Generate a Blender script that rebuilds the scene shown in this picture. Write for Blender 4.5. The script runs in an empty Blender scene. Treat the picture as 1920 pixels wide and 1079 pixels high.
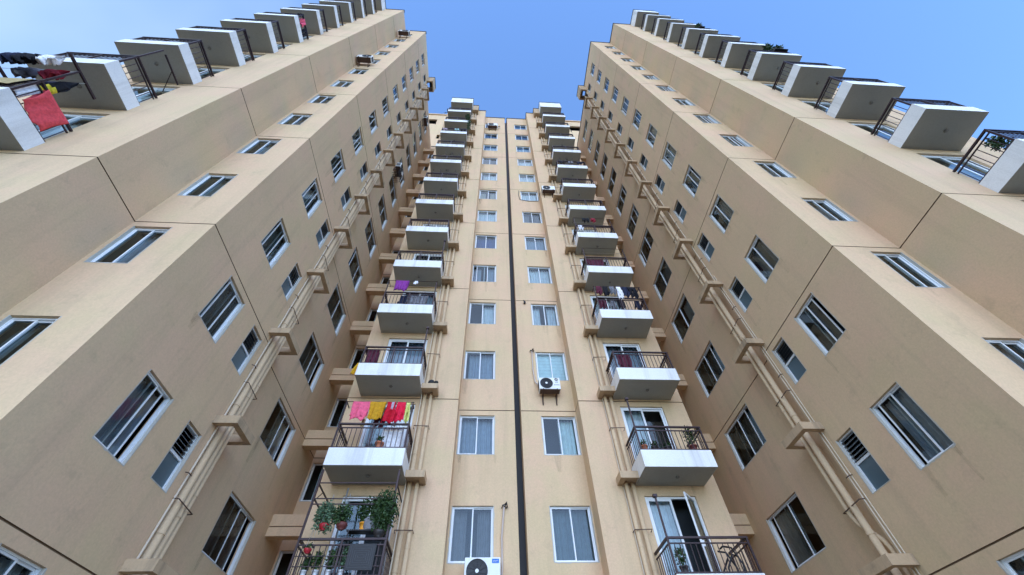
import bpy, math, random
from mathutils import Vector, Matrix
random.seed(7)
sc = bpy.context.scene
COL = sc.collection
R = math.radians

# ------------------------------------------------------------------ camera
# world: x = 0 is the middle of the gap between the two blocks, y runs into the court, z = 0 is the pavement
XM = 1.0818
cam = bpy.data.objects.new('camera', bpy.data.cameras.new('camera'))
COL.objects.link(cam)
cam.data.sensor_width = 36.0
cam.data.lens = 765.13 / 1920 * 36
cam.data.clip_start = 0.05
cam.data.clip_end = 3000
_p, _r, _y = R(51.6432), R(-2.2438), R(4.9122)
_f = Vector((math.sin(_y) * math.cos(_p), math.cos(_y) * math.cos(_p), math.sin(_p)))
_rt = Vector((math.cos(_y), -math.sin(_y), 0))
_up = _rt.cross(_f)
_R = math.cos(_r) * _rt + math.sin(_r) * _up
_U = -math.sin(_r) * _rt + math.cos(_r) * _up
_m = Matrix((_R, _U, -_f)).transposed().to_4x4()
_m.translation = Vector((-XM, 0, 1.6))
cam.matrix_world = _m
sc.camera = cam

# ------------------------------------------------------------------ sky, sun, exposure
SUN_EL, SUN_AZ = R(30), R(-178)            # azimuth measured from +y towards +x
w = bpy.data.worlds.new('World')
sc.world = w
w.use_nodes = True
nt = w.node_tree
bg = nt.nodes['Background']
sky = nt.nodes.new('ShaderNodeTexSky')
sky.sky_type = 'NISHITA'
sky.sun_disc = False
sky.sun_elevation = SUN_EL
sky.sun_rotation = SUN_AZ
sky.altitude = 1000
sky.air_density = 1.0
sky.dust_density = 0.0
sky.ozone_density = 6.0
# thin cirrus veil, thickest low on the left
_tc = nt.nodes.new('ShaderNodeTexCoord')
_mp = nt.nodes.new('ShaderNodeMapping')
_mp.inputs['Scale'].default_value = (1.2, 2.2, 2.0)
_n = nt.nodes.new('ShaderNodeTexNoise')
_n.inputs['Scale'].default_value = 0.9
_n.inputs['Detail'].default_value = 4
_n.inputs['Roughness'].default_value = 0.55
_dt = nt.nodes.new('ShaderNodeVectorMath'); _dt.operation = 'DOT_PRODUCT'
_dt.inputs[1].default_value = (-0.86, 0.05, -0.35)
_add = nt.nodes.new('ShaderNodeMath'); _add.operation = 'MULTIPLY_ADD'
_add.inputs[1].default_value = 0.55
_rm = nt.nodes.new('ShaderNodeMapRange')
_rm.inputs['From Min'].default_value = 0.40; _rm.inputs['From Max'].default_value = 0.95
_rm.inputs['To Max'].default_value = 0.8
_mx = nt.nodes.new('ShaderNodeMix'); _mx.data_type = 'RGBA'
_mx.inputs[7].default_value = (1.55, 1.95, 2.05, 1)
nt.links.new(_tc.outputs['Generated'], _mp.inputs[0]); nt.links.new(_mp.outputs[0], _n.inputs['Vector'])
nt.links.new(_tc.outputs['Generated'], _dt.inputs[0])
nt.links.new(_dt.outputs['Value'], _add.inputs[0]); nt.links.new(_n.outputs[0], _add.inputs[2])
nt.links.new(_add.outputs[0], _rm.inputs[0]); nt.links.new(_rm.outputs[0], _mx.inputs[0])
nt.links.new(sky.outputs[0], _mx.inputs[6]); nt.links.new(_mx.outputs[2], bg.inputs[0])
bg.inputs[1].default_value = 0.15
sun = bpy.data.objects.new('sun', bpy.data.lights.new('sun', 'SUN'))
COL.objects.link(sun)
sun.data.energy = 0.53
sun.data.angle = R(80)
sun.data.color = (1.0, 0.91, 0.80)
_sd = Vector((math.sin(SUN_AZ) * math.cos(SUN_EL), math.cos(SUN_AZ) * math.cos(SUN_EL), math.sin(SUN_EL)))
sun.rotation_euler = _sd.to_track_quat('Z', 'Y').to_euler()
sc.view_settings.view_transform = 'Standard'
sc.view_settings.look = 'None'
sc.view_settings.exposure = 1.83
sc.view_settings.gamma = 1.0

# ------------------------------------------------------------------ materials
def mat(name, col, rough=0.7, metal=0.0, spec=0.4):
    m = bpy.data.materials.new(name)
    m.use_nodes = True
    b = m.node_tree.nodes['Principled BSDF']
    b.inputs['Base Color'].default_value = (*col, 1)
    b.inputs['Roughness'].default_value = rough
    b.inputs['Metallic'].default_value = metal
    b.inputs['Specular IOR Level'].default_value = spec
    return m

def nodes(m):
    t = m.node_tree
    return t, t.nodes['Principled BSDF']

def noise(t, scale, detail=4, rough=0.6, vec=None):
    n = t.nodes.new('ShaderNodeTexNoise')
    n.inputs['Scale'].default_value = scale
    n.inputs['Detail'].default_value = detail
    n.inputs['Roughness'].default_value = rough
    if vec is not None:
        t.links.new(vec, n.inputs['Vector'])
    return n

def ramp(t, src, p0, p1, c0=(0, 0, 0), c1=(1, 1, 1)):
    r = t.nodes.new('ShaderNodeValToRGB')
    r.color_ramp.elements[0].position = p0
    r.color_ramp.elements[1].position = p1
    r.color_ramp.elements[0].color = (*c0, 1)
    r.color_ramp.elements[1].color = (*c1, 1)
    t.links.new(src, r.inputs[0])
    return r

def mix(t, fac, a, b, mode='MIX'):
    n = t.nodes.new('ShaderNodeMix')
    n.data_type = 'RGBA'
    n.blend_type = mode
    for sock, v in ((n.inputs[0], fac), (n.inputs[6], a), (n.inputs[7], b)):
        if hasattr(v, 'is_output'):
            t.links.new(v, sock)
        elif isinstance(v, (int, float)):
            sock.default_value = v
        else:
            sock.default_value = (*v, 1)
    return n.outputs[2]

def pos(t, scale=(1, 1, 1)):
    g = t.nodes.new('ShaderNodeNewGeometry')
    m = t.nodes.new('ShaderNodeMapping')
    m.inputs['Scale'].default_value = scale
    t.links.new(g.outputs['Position'], m.inputs['Vector'])
    return m.outputs[0]

def weathered(name, a, b, dirt, streak=0.35, blotch=0.5, rough=0.85, bump=0.12, fine=1.0, tint=None):
    """painted render: broad tone drift, run-off streaks, grey blotches, fine grain"""
    m = mat(name, a, rough, 0, 0.25)
    t, p = nodes(m)
    g = pos(t)
    broad = ramp(t, noise(t, 0.33, 5, 0.6, g).outputs[0], 0.36, 0.66)
    c = mix(t, broad.outputs[0], a, b)
    if tint:
        tn = ramp(t, noise(t, 0.75, 3, 0.55, pos(t, (1, 1, .8))).outputs[0], 0.42, 0.64)
        tn.color_ramp.elements[1].color = (.75, .75, .75, 1)
        c = mix(t, tn.outputs[0], c, tint)
        tn2 = ramp(t, noise(t, 0.6, 4, 0.6, pos(t, (1, 1, 1.1))).outputs[0], 0.34, 0.5, (.55, .55, .55), (0, 0, 0))
        c = mix(t, tn2.outputs[0], c, (a[0] * .9, a[1] * .97, a[2] * .9))
    st = ramp(t, noise(t, 1.0, 6, 0.65, pos(t, (2.6, 2.6, 0.16))).outputs[0], 0.50, 0.76)
    st.color_ramp.elements[1].color = (streak, streak, streak, 1)
    c = mix(t, st.outputs[0], c, dirt)
    bl = ramp(t, noise(t, 1.7, 7, 0.72, g).outputs[0], 0.57, 0.8)
    bl.color_ramp.elements[1].color = (blotch, blotch, blotch, 1)
    c = mix(t, bl.outputs[0], c, dirt)
    gr = noise(t, 26 * fine, 5, 0.75, g)
    gm = ramp(t, gr.outputs[0], 0.2, 0.8, (0.86, 0.86, 0.86), (1.1, 1.1, 1.1))
    c = mix(t, 1.0, c, gm.outputs[0], 'MULTIPLY')
    t.links.new(c, p.inputs['Base Color'])
    bp = t.nodes.new('ShaderNodeBump')
    bp.inputs['Strength'].default_value = bump
    bp.inputs['Distance'].default_value = 0.02
    mixh = noise(t, 5, 8, 0.75, g)
    t.links.new(mixh.outputs[0], bp.inputs['Height'])
    t.links.new(bp.outputs[0], p.inputs['Normal'])
    return m

M = {}
M['plaster'] = weathered('plaster', (0.70, 0.50, 0.305), (0.64, 0.455, 0.276), (0.34, 0.255, 0.17), 0.26, 0.42, tint=(0.71, 0.472, 0.305))
M['groove'] = mat('groove', (0.22, 0.14, 0.085), 0.9)
M['coping'] = mat('coping', (0.035, 0.04, 0.05), 0.6)
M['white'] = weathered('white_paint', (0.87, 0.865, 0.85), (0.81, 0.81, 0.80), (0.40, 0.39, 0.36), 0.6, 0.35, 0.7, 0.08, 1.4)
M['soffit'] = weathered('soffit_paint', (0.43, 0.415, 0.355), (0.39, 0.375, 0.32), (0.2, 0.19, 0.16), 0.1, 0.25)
M['concrete'] = weathered('pipe_box_render', (0.58, 0.415, 0.26), (0.50, 0.36, 0.22), (0.15, 0.12, 0.09), 0.85, 0.6)
M['reveal'] = weathered('reveal_plaster', (0.56, 0.53, 0.47), (0.48, 0.45, 0.39), (0.30, 0.26, 0.19), 0.5, 0.7, 0.85, 0.1, 2)
M['frame'] = mat('white_frame', (0.80, 0.82, 0.84), 0.35)
M['pipe'] = weathered('pipe_paint', (0.70, 0.515, 0.315), (0.63, 0.46, 0.28), (0.28, 0.21, 0.14), 0.35, 0.3, 0.55, 0.02)
M['thinpipe'] = mat('thin_pipe', (0.66, 0.56, 0.42), 0.5)
M['rail'] = mat('railing_paint', (0.040, 0.021, 0.023), 0.45, 0.2)
M['steel'] = mat('dark_steel', (0.03, 0.03, 0.032), 0.45, 0.5)
M['rust'] = mat('rusty_bracket', (0.10, 0.06, 0.045), 0.7)
M['alu'] = mat('aluminium', (0.7, 0.71, 0.72), 0.3, 0.8)
M['core'] = mat('room_gloom_paint', (0.038, 0.044, 0.05), 0.9)  # near-black colour standing in for the shade inside the rooms
M['black'] = mat('black_plastic', (0.012, 0.012, 0.014), 0.5)
M['grille'] = mat('grille_plastic', (0.03, 0.032, 0.036), 0.45)
M['acwhite'] = mat('ac_casing', (0.76, 0.77, 0.76), 0.4)
def stain(name):
    m = bpy.data.materials.new(name)
    m.use_nodes = True
    t, p = nodes(m)
    p.inputs['Base Color'].default_value = (0.16, 0.125, 0.09, 1)
    p.inputs['Roughness'].default_value = .95
    n = noise(t, 6.0, 5, .7, pos(t, (3, 3, .35)))
    r = ramp(t, n.outputs[0], .36, .78)
    mm = t.nodes.new('ShaderNodeMath'); mm.operation = 'MULTIPLY'; mm.inputs[1].default_value = .24
    t.links.new(r.outputs[0], mm.inputs[0]); t.links.new(mm.outputs[0], p.inputs['Alpha'])
    return m
M['stain'] = stain('rain_stain')
M['lamp'] = mat('lamp_fitting', (0.20, 0.19, 0.17), 0.5)
M['blue'] = mat('blue_sticker', (0.02, 0.16, 0.55), 0.4)
M['hose'] = mat('foam_hose', (0.55, 0.46, 0.40), 0.8)
M['frost'] = mat('frosted_glass', (0.075, 0.12, 0.145), 0.22, 0, 0.6)
M['louvre'] = mat('louvre_glass', (0.16, 0.18, 0.19), 0.2, 0, 0.6)
M['leaf'] = mat('leaf', (0.055, 0.12, 0.03), 0.5)
_t, _b = nodes(M['leaf'])
_t.links.new(ramp(_t, noise(_t, 9, 2, 0.5, pos(_t)).outputs[0], 0.3, 0.7, (0.016, 0.042, 0.014), (0.06, 0.115, 0.03)).outputs[0], _b.inputs['Base Color'])
M['leafpale'] = mat('pale_leaf', (0.10, 0.17, 0.09), 0.5)
M['soil'] = mat('soil', (0.05, 0.035, 0.025), 0.95)

def glass(name, tint, rough=0.05, gl=1.0):
    m = bpy.data.materials.new(name)
    m.use_nodes = True
    t = m.node_tree
    t.nodes.clear()
    o = t.nodes.new('ShaderNodeOutputMaterial')
    tr = t.nodes.new('ShaderNodeBsdfTransparent')
    tr.inputs[0].default_value = (*tint, 1)
    g = t.nodes.new('ShaderNodeBsdfGlossy')
    g.inputs['Roughness'].default_value = rough
    g.inputs['Color'].default_value = (gl * .78, gl * .9, gl * .94, 1)
    fr = t.nodes.new('ShaderNodeFresnel')
    fr.inputs['IOR'].default_value = 1.58
    # slightly wavy float glass
    bp = t.nodes.new('ShaderNodeBump')
    bp.inputs['Strength'].default_value = 0.05
    bp.inputs['Distance'].default_value = 0.02
    n = noise(t, 2.3, 2, 0.5, pos(t))
    t.links.new(n.outputs[0], bp.inputs['Height'])
    t.links.new(bp.outputs[0], g.inputs['Normal'])
    mx = t.nodes.new('ShaderNodeMixShader')
    t.links.new(fr.outputs[0], mx.inputs[0])
    t.links.new(tr.outputs[0], mx.inputs[1])
    t.links.new(g.outputs[0], mx.inputs[2])
    t.links.new(mx.outputs[0], o.inputs[0])
    return m
M['glass'] = glass('window_glass', (0.66, 0.74, 0.76))
M['glassdark'] = glass('dusty_window_glass', (0.42, 0.48, 0.50), 0.3)

def cloth_mat(name, col, var=0.2, sc_=14):
    m = mat(name, col, 0.92, 0, 0.15)
    t, p = nodes(m)
    n = noise(t, sc_, 4, 0.6, pos(t))
    lo = tuple(x * (1 - var) for x in col)
    hi = tuple(min(1, x * (1 + var)) for x in col)
    t.links.new(ramp(t, n.outputs[0], 0.3, 0.7, lo, hi).outputs[0], p.inputs['Base Color'])
    bp = t.nodes.new('ShaderNodeBump'); bp.inputs['Strength'].default_value = .7; bp.inputs['Distance'].default_value = .03
    t.links.new(noise(t, 9, 5, .6, pos(t, (1, 1, .5))).outputs[0], bp.inputs['Height']); t.links.new(bp.outputs[0], p.inputs['Normal'])
    return m
CL = {k: cloth_mat('cloth_' + k, c) for k, c in dict(
    pink=(0.80, 0.13, 0.22), mustard=(0.55, 0.28, 0.02), red=(0.50, 0.012, 0.03), scarlet=(0.70, 0.02, 0.06),
    lime=(0.62, 0.62, 0.20), purple=(0.25, 0.05, 0.28), white=(0.80, 0.79, 0.82), black=(0.02, 0.02, 0.025),
    navy=(0.025, 0.03, 0.06), grey=(0.22, 0.22, 0.24), lilac=(0.45, 0.36, 0.42), crimson=(0.30, 0.03, 0.05),
    straw=(0.42, 0.33, 0.17), yellow=(0.75, 0.62, 0.06), coral=(0.68, 0.085, 0.10), amber=(0.75, 0.42, 0.03),
    teal=(0.35, 0.55, 0.52), maroon=(0.12, 0.03, 0.05)).items()}
CU = {k: cloth_mat('curtain_' + k, c, 0.1, 6) for k, c in dict(
    pale=(0.80, 0.82, 0.84), bluegrey=(0.42, 0.47, 0.55), grey=(0.25, 0.24, 0.25), mint=(0.80, 0.90, 0.88),
    slate=(0.20, 0.25, 0.27), cream=(0.58, 0.53, 0.44), blue=(0.10, 0.15, 0.35), dark=(0.09, 0.08, 0.08)).items()}

# ------------------------------------------------------------------ mesh helpers
class MB:
    def __init__(s):
        s.v, s.f, s.m, s.sm = [], [], [], []
    def quad(s, a, b, c, d, mi=0, smooth=False):
        n = len(s.v)
        s.v += [tuple(a), tuple(b), tuple(c), tuple(d)]
        s.f.append((n, n + 1, n + 2, n + 3)); s.m.append(mi); s.sm.append(smooth)
    def box(s, x0, x1, y0, y1, z0, z1, mi=0, skip=''):
        n = len(s.v)
        if x1 < x0: x0, x1 = x1, x0
        if y1 < y0: y0, y1 = y1, y0
        s.v += [(x, y, z) for z in (z0, z1) for y in (y0, y1) for x in (x0, x1)]
        F = dict(d=(0, 2, 3, 1), u=(4, 5, 7, 6), f=(0, 1, 5, 4), b=(2, 6, 7, 3), l=(0, 4, 6, 2), r=(1, 3, 7, 5))
        for k, q in F.items():
            if k not in skip:
                s.f.append(tuple(n + i for i in q)); s.m.append(mi); s.sm.append(False)
        return s
    def tube(s, pts, r, seg=10, mi=0, cap=True):
        pts = [Vector(p) for p in pts]
        n0 = len(s.v)
        for i, p in enumerate(pts):
            d = (pts[min(i + 1, len(pts) - 1)] - pts[max(i - 1, 0)]).normalized()
            a = d.orthogonal().normalized() if i == 0 else (a - d * a.dot(d)).normalized()
            b = d.cross(a)
            rr = r[i] if isinstance(r, (list, tuple)) else r
            for k in range(seg):
                t = 2 * math.pi * k / seg
                s.v.append(tuple(p + (a * math.cos(t) + b * math.sin(t)) * rr))
        for i in range(len(pts) - 1):
            for k in range(seg):
                k2 = (k + 1) % seg
                s.f.append((n0 + i * seg + k, n0 + i * seg + k2, n0 + (i + 1) * seg + k2, n0 + (i + 1) * seg + k))
                s.m.append(mi); s.sm.append(True)
        if cap:
            for i in (0, len(pts) - 1):
                s.f.append(tuple(n0 + i * seg + k for k in range(seg))); s.m.append(mi); s.sm.append(False)
        return s
    def lathe(s, prof, seg=14, o=(0, 0, 0), mi=0):
        n0 = len(s.v)
        for r, z in prof:
            for k in range(seg):
                t = 2 * math.pi * k / seg
                s.v.append((o[0] + r * math.cos(t), o[1] + r * math.sin(t), o[2] + z))
        for i in range(len(prof) - 1):
            for k in range(seg):
                k2 = (k + 1) % seg
                s.f.append((n0 + i * seg + k, n0 + i * seg + k2, n0 + (i + 1) * seg + k2, n0 + (i + 1) * seg + k))
                s.m.append(mi); s.sm.append(True)
        s.f.append(tuple(n0 + k for k in range(seg))); s.m.append(mi); s.sm.append(False)
        return s
    def mesh(s, name, mats):
        me = bpy.data.meshes.new(name)
        me.from_pydata(s.v, [], s.f)
        if not isinstance(mats, (list, tuple)): mats = [mats]
        for m in mats: me.materials.append(m)
        me.polygons.foreach_set('material_index', s.m)
        me.polygons.foreach_set('use_smooth', s.sm)
        me.update()
        return me
    def build(s, name, mats, parent=None, loc=(0, 0, 0), rz=0):
        return put(name, s.mesh(name, mats), parent, loc, rz)

def put(name, me, parent=None, loc=(0, 0, 0), rz=0, scale=None):
    o = bpy.data.objects.new(name, me)
    COL.objects.link(o)
    o.location = loc
    o.rotation_euler = (0, 0, rz)
    if scale: o.scale = scale
    if parent: o.parent = parent
    return o

def tag(o, label=None, cat=None, group=None, kind=None):
    for k, v in (('label', label), ('category', cat), ('group', group), ('kind', kind)):
        if v: o[k] = v
    return o

def empty(name, loc=(0, 0, 0), rz=0, **kw):
    o = bpy.data.objects.new(name, None)
    COL.objects.link(o)
    o.location = loc
    o.rotation_euler = (0, 0, rz)
    o.empty_display_size = 0.2
    return tag(o, **kw)

# ------------------------------------------------------------------ measures
ZR = lambda r: 10.129 + 3 * (r - 3)       # joint level under storey r
ROWS = range(0, 14)
TOP = 44.81
YR, YP, YE, YF = 12.216, 11.604, 5.097, 3.584
X_GAP, X_PIER, X_END = 0.115, 2.045, 5.72
X_BACK, X_SIDE, X_STEP, X_OUT = 7.755, 7.517, 9.30, 14.6
Y_EDGE, Y_SLOT, Y_REAR = 9.12, 15.45, 27.0
JOINTS = [ZR(r) for r in (1, 3, 5, 7, 9, 11, 13)]
SILL, LINTEL = 1.36, 2.80
DEPTH = 0.09

# ------------------------------------------------------------------ ground
g = MB()
g.quad((-600, -600, 0), (600, -600, 0), (600, 600, 0), (-600, 600, 0))
gm = weathered('paving', (0.14, 0.135, 0.12), (0.115, 0.11, 0.10), (0.07, 0.07, 0.065), 0.2, 0.5)
tag(g.build('ground', gm), kind='structure')

# ------------------------------------------------------------------ window, door and balcony meshes (shared by the copies)
cache = {}
def window_meshes(w_, h, var, gm='glass'):
    key = ('w', round(w_, 3), round(h, 3), var, gm)
    if key in cache: return cache[key]
    rnd = random.Random(str(key))
    F = MB()
    a, t = 0.03, 0.05
    y0 = DEPTH - 0.03
    # fixed outer frame
    F.box(0.016, 0.016 + a, y0, y0 + t + .03, 0.016, h - .002); F.box(w_ - .016 - a, w_ - .016, y0, y0 + t + .03, 0.016, h - .002)
    F.box(0.016 + a, w_ - .016 - a, y0, y0 + t + .03, 0.016, 0.016 + a); F.box(0.016 + a, w_ - .016 - a, y0, y0 + t + .03, h - a, h - .002)
    # two sliding sashes, one behind the other; the variant slides them
    half = (w_ - .032 - 2 * a) / 2
    L = 0.016 + a
    if var == 0: sash = [(L, L + half + .02, y0 + .012), (L + half - .02, L + 2 * half, y0 + .042)]
    elif var == 1: sash = [(L, L + half + .02, y0 + .012), (L + half * .62, L + half * 1.64, y0 + .042)]
    elif var == 2: sash = [(L + half * .28, L + half * 1.3, y0 + .012), (L + half - .02, L + 2 * half, y0 + .042)]
    else: sash = [(L, L + half + .02, y0 + .012), (L + .03, L + half + .05, y0 + .042)]
    P = MB()
    b = 0.03
    for (s0, s1, y) in sash:
        F.box(s0, s0 + b, y, y + .026, L, h - a - .001); F.box(s1 - b, s1, y, y + .026, L, h - a - .001)
        F.box(s0 + b, s1 - b, y, y + .026, L, L + b); F.box(s0 + b, s1 - b, y, y + .026, h - a - b, h - a - .001)
        P.quad((s0 + b, y + .013, L + b), (s1 - b, y + .013, L + b), (s1 - b, y + .013, h - a - b), (s0 + b, y + .013, h - a - b))
    # pale plaster lining of the opening with a ragged painted edge on the facade
    S = MB()
    S.box(0.0015, .016, -.003, DEPTH + .02, 0.0015, h - .003); S.box(w_ - .016, w_ - .0015, -.003, DEPTH + .02, 0.0015, h - .003)
    S.box(.016, w_ - .016, -.004, DEPTH + .02, 0.0015, .016)
    def rag(x0, z0, x1, z1, nx, nz):
        n = max(4, int(math.hypot(x1 - x0, z1 - z0) / .07))
        prev = None
        for i in range(n + 1):
            k = i / n
            p = (x0 + (x1 - x0) * k, -.0032, z0 + (z1 - z0) * k)
            e = rnd.uniform(.002, .014) if rnd.random() < .85 else .024
            q = (p[0] + nx * e, -.0032, p[2] + nz * e)
            if prev: S.quad(prev[0], p, q, prev[1])
            prev = (p, q)
    rag(0.002, 0, .002, h, -1, 0); rag(w_ - .002, 0, w_ - .002, h, 1, 0); rag(0, .002, w_, .002, 0, -1)
    cache[key] = (F.mesh('window', M['frame']), P.mesh('pane', M[gm]), S.mesh('sill', M['reveal']))
    return cache[key]

def curtain_mesh(w_, h, kind, part):
    key = ('c', round(w_, 2), round(h, 2), kind, part)
    if key in cache: return cache[key]
    rnd = random.Random(str(key))
    c = MB()
    spans = {'full': [(0.02, .98)], 'split': [(.02, .36), (.62, .98)], 'left': [(.02, .52)], 'right': [(.5, .98)], 'wide': [(.14, .98)]}[part]
    for a, b in spans:
        n = max(8, int((b - a) * w_ / .022))
        ph = [rnd.uniform(0, 6) for _ in range(3)]
        fx = lambda k: .028 * math.sin(k * 60 * (b - a) * w_ / 1.2 + ph[0]) + .012 * math.sin(k * 23 + ph[1])
        for i in range(n):
            k0, k1 = i / n, (i + 1) / n
            x0, x1 = w_ * (a + (b - a) * k0), w_ * (a + (b - a) * k1)
            q0, q1 = fx(k0), fx(k1)
            c.quad((x0, .31 + q0 * 1.25, -.05), (x1, .31 + q1 * 1.25, -.05), (x1, .31 + q1 * .7, h), (x0, .31 + q0 * .7, h), 0, True)
    cache[key] = c.mesh('curtain', CU[kind])
    return cache[key]

def blind_mesh(w_, h):
    key = ('b', round(w_, 2))
    if key in cache: return cache[key]
    c = MB()
    n = 9
    for i in range(n):
        z = h * i / n
        c.quad((0.02, .205, z), (w_ - .02, .205, z), (w_ - .02, .20, z + h / n * .95), (0.02, .20, z + h / n * .95))
    cache[key] = c.mesh('blind', CU['mint'])
    return cache[key]

def add_window(b, loc, rz, w_, h, var, curtain=None, gm='glass'):
    fr, pa, si = window_meshes(w_, h, var, gm)
    o = put('window', fr, b, loc, rz)
    put('pane', pa, o); put('sill', si, o)
    if curtain == 'blind':
        put('blind', blind_mesh(w_, h), o)
    elif curtain:
        put('curtain', curtain_mesh(w_, h, *curtain), o)
    return o

def louvre_meshes(w_, h):
    if 'lv' in cache: return cache['lv']
    F, G, L, S = MB(), MB(), MB(), MB()
    a = .032
    y0 = DEPTH - .02
    mid = h * .52
    F.box(.016, .016 + a, y0, y0 + .06, .016, h - .002); F.box(w_ - .016 - a, w_ - .016, y0, y0 + .06, .016, h - .002)
    F.box(.016 + a, w_ - .016 - a, y0, y0 + .06, .016, .016 + a); F.box(.016 + a, w_ - .016 - a, y0, y0 + .06, h - a, h - .002)
    F.box(.016 + a, w_ - .016 - a, y0, y0 + .06, mid - .03, mid + .03)
    G.quad((.016 + a, y0 + .03, .016 + a), (w_ - .016 - a, y0 + .03, .016 + a), (w_ - .016 - a, y0 + .03, mid - .03), (.016 + a, y0 + .03, mid - .03))
    n = 6
    z0, z1 = mid + .03, h - a
    for i in range(n):
        z = z0 + (z1 - z0) * (i + .1) / n
        dz = (z1 - z0) / n
        x0, x1 = .016 + a + .004, w_ - .016 - a - .004
        L.quad((x0, y0 - .03, z), (x1, y0 - .03, z), (x1, y0 + .045, z + dz * .75), (x0, y0 + .045, z + dz * .75))
        L.quad((x0, y0 - .03, z + .008), (x1, y0 - .03, z + .008), (x1, y0 + .045, z + dz * .75 + .008), (x0, y0 + .045, z + dz * .75 + .008))
        L.quad((x0, y0 - .03, z), (x1, y0 - .03, z), (x1, y0 - .03, z + .008), (x0, y0 - .03, z + .008))
    S.box(0.0015, .016, -.003, DEPTH + .02, 0.0015, h - .003); S.box(w_ - .016, w_ - .0015, -.003, DEPTH + .02, 0.0015, h - .003)
    S.box(.016, w_ - .016, -.004, DEPTH + .02, 0.0015, .016)
    rnd = random.Random(3)
    for side in (0, 1):
        x = .002 if side == 0 else w_ - .002
        for i in range(18):
            e0, e1 = rnd.uniform(.002, .016), rnd.uniform(.002, .016)
            sg = -1 if side == 0 else 1
            S.quad((x, -.0032, h * i / 18), (x + sg * e0, -.0032, h * i / 18), (x + sg * e1, -.0032, h * (i + 1) / 18), (x, -.0032, h * (i + 1) / 18))
    cache['lv'] = (F.mesh('louvre_window', M['frame']), G.mesh('pane', M['frost']), L.mesh('louvre_slats', M['louvre']), S.mesh('sill', M['reveal']))
    return cache['lv']

def add_louvre(b, loc, rz, w_, h):
    f, p, l, s = louvre_meshes(w_, h)
    o = put('louvre_window', f, b, loc, rz)
    put('pane', p, o); put('louvre_slats', l, o); put('sill', s, o)

def door_meshes(w_, h, openleaf):
    key = ('d', round(w_, 2), openleaf)
    if key in cache: return cache[key]
    F, P = MB(), MB()
    a = .055
    y0 = .06
    F.box(.002, a, y0, y0 + .07, 0, h - .002); F.box(w_ - a, w_ - .002, y0, y0 + .07, 0, h - .002)
    F.box(a, w_ - a, y0, y0 + .07, h - a, h - .002); F.box(a, w_ - a, y0, y0 + .07, 0, .05)
    m0 = w_ / 2
    sash = [(a, m0 + .03, y0 + .01)] + ([(a + .05, m0 + .08, y0 + .04)] if openleaf == 2 else [] if openleaf else [(m0 - .03, w_ - a, y0 + .04)])
    if openleaf == 1: F.box(m0 - .03, m0 + .03, y0 + .041, y0 + .066, .05, h - a)
    b = .06
    for s0, s1, y in sash:
        F.box(s0, s0 + b, y, y + .028, .05, h - a); F.box(s1 - b, s1, y, y + .028, .05, h - a)
        F.box(s0 + b, s1 - b, y, y + .028, .05, .05 + b); F.box(s0 + b, s1 - b, y, y + .028, h - a - b, h - a)
        P.quad((s0 + b, y + .014, .05 + b), (s1 - b, y + .014, .05 + b), (s1 - b, y + .014, h - a - b), (s0 + b, y + .014, h - a - b))
    cache[key] = (F.mesh('balcony_door', M['frame']), P.mesh('pane', M['glass']))
    return cache[key]

def add_door(b, loc, w_, h, curtain=None, openleaf=False):
    f, p = door_meshes(w_, h, openleaf)
    o = put('balcony_door', f, b, loc)
    put('pane', p, o)
    if curtain: put('curtain', curtain_mesh(w_, h, *curtain), o)
    if openleaf == 1:
        L = MB()
        lw, q = .70, .055
        L.box(-lw, -lw + q, -.02, .02, .06, h - .1); L.box(-q, 0, -.02, .02, .06, h - .1)
        L.box(-lw + q, -q, -.02, .02, .06, .06 + q); L.box(-lw + q, -q, -.02, .02, h - .1 - q, h - .1)
        L.quad((-lw + q, 0, .1), (-q, 0, .1), (-q, 0, h - .14), (-lw + q, 0, h - .14), 1)
        L.box(-lw - .002, -lw + .05, -.07, -.021, 1.0, 1.14)
        lf = L.build('door_leaf', [M['frame'], M['glass']], o, (w_ - .06, .05, 0), R(48))
    return o

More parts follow.
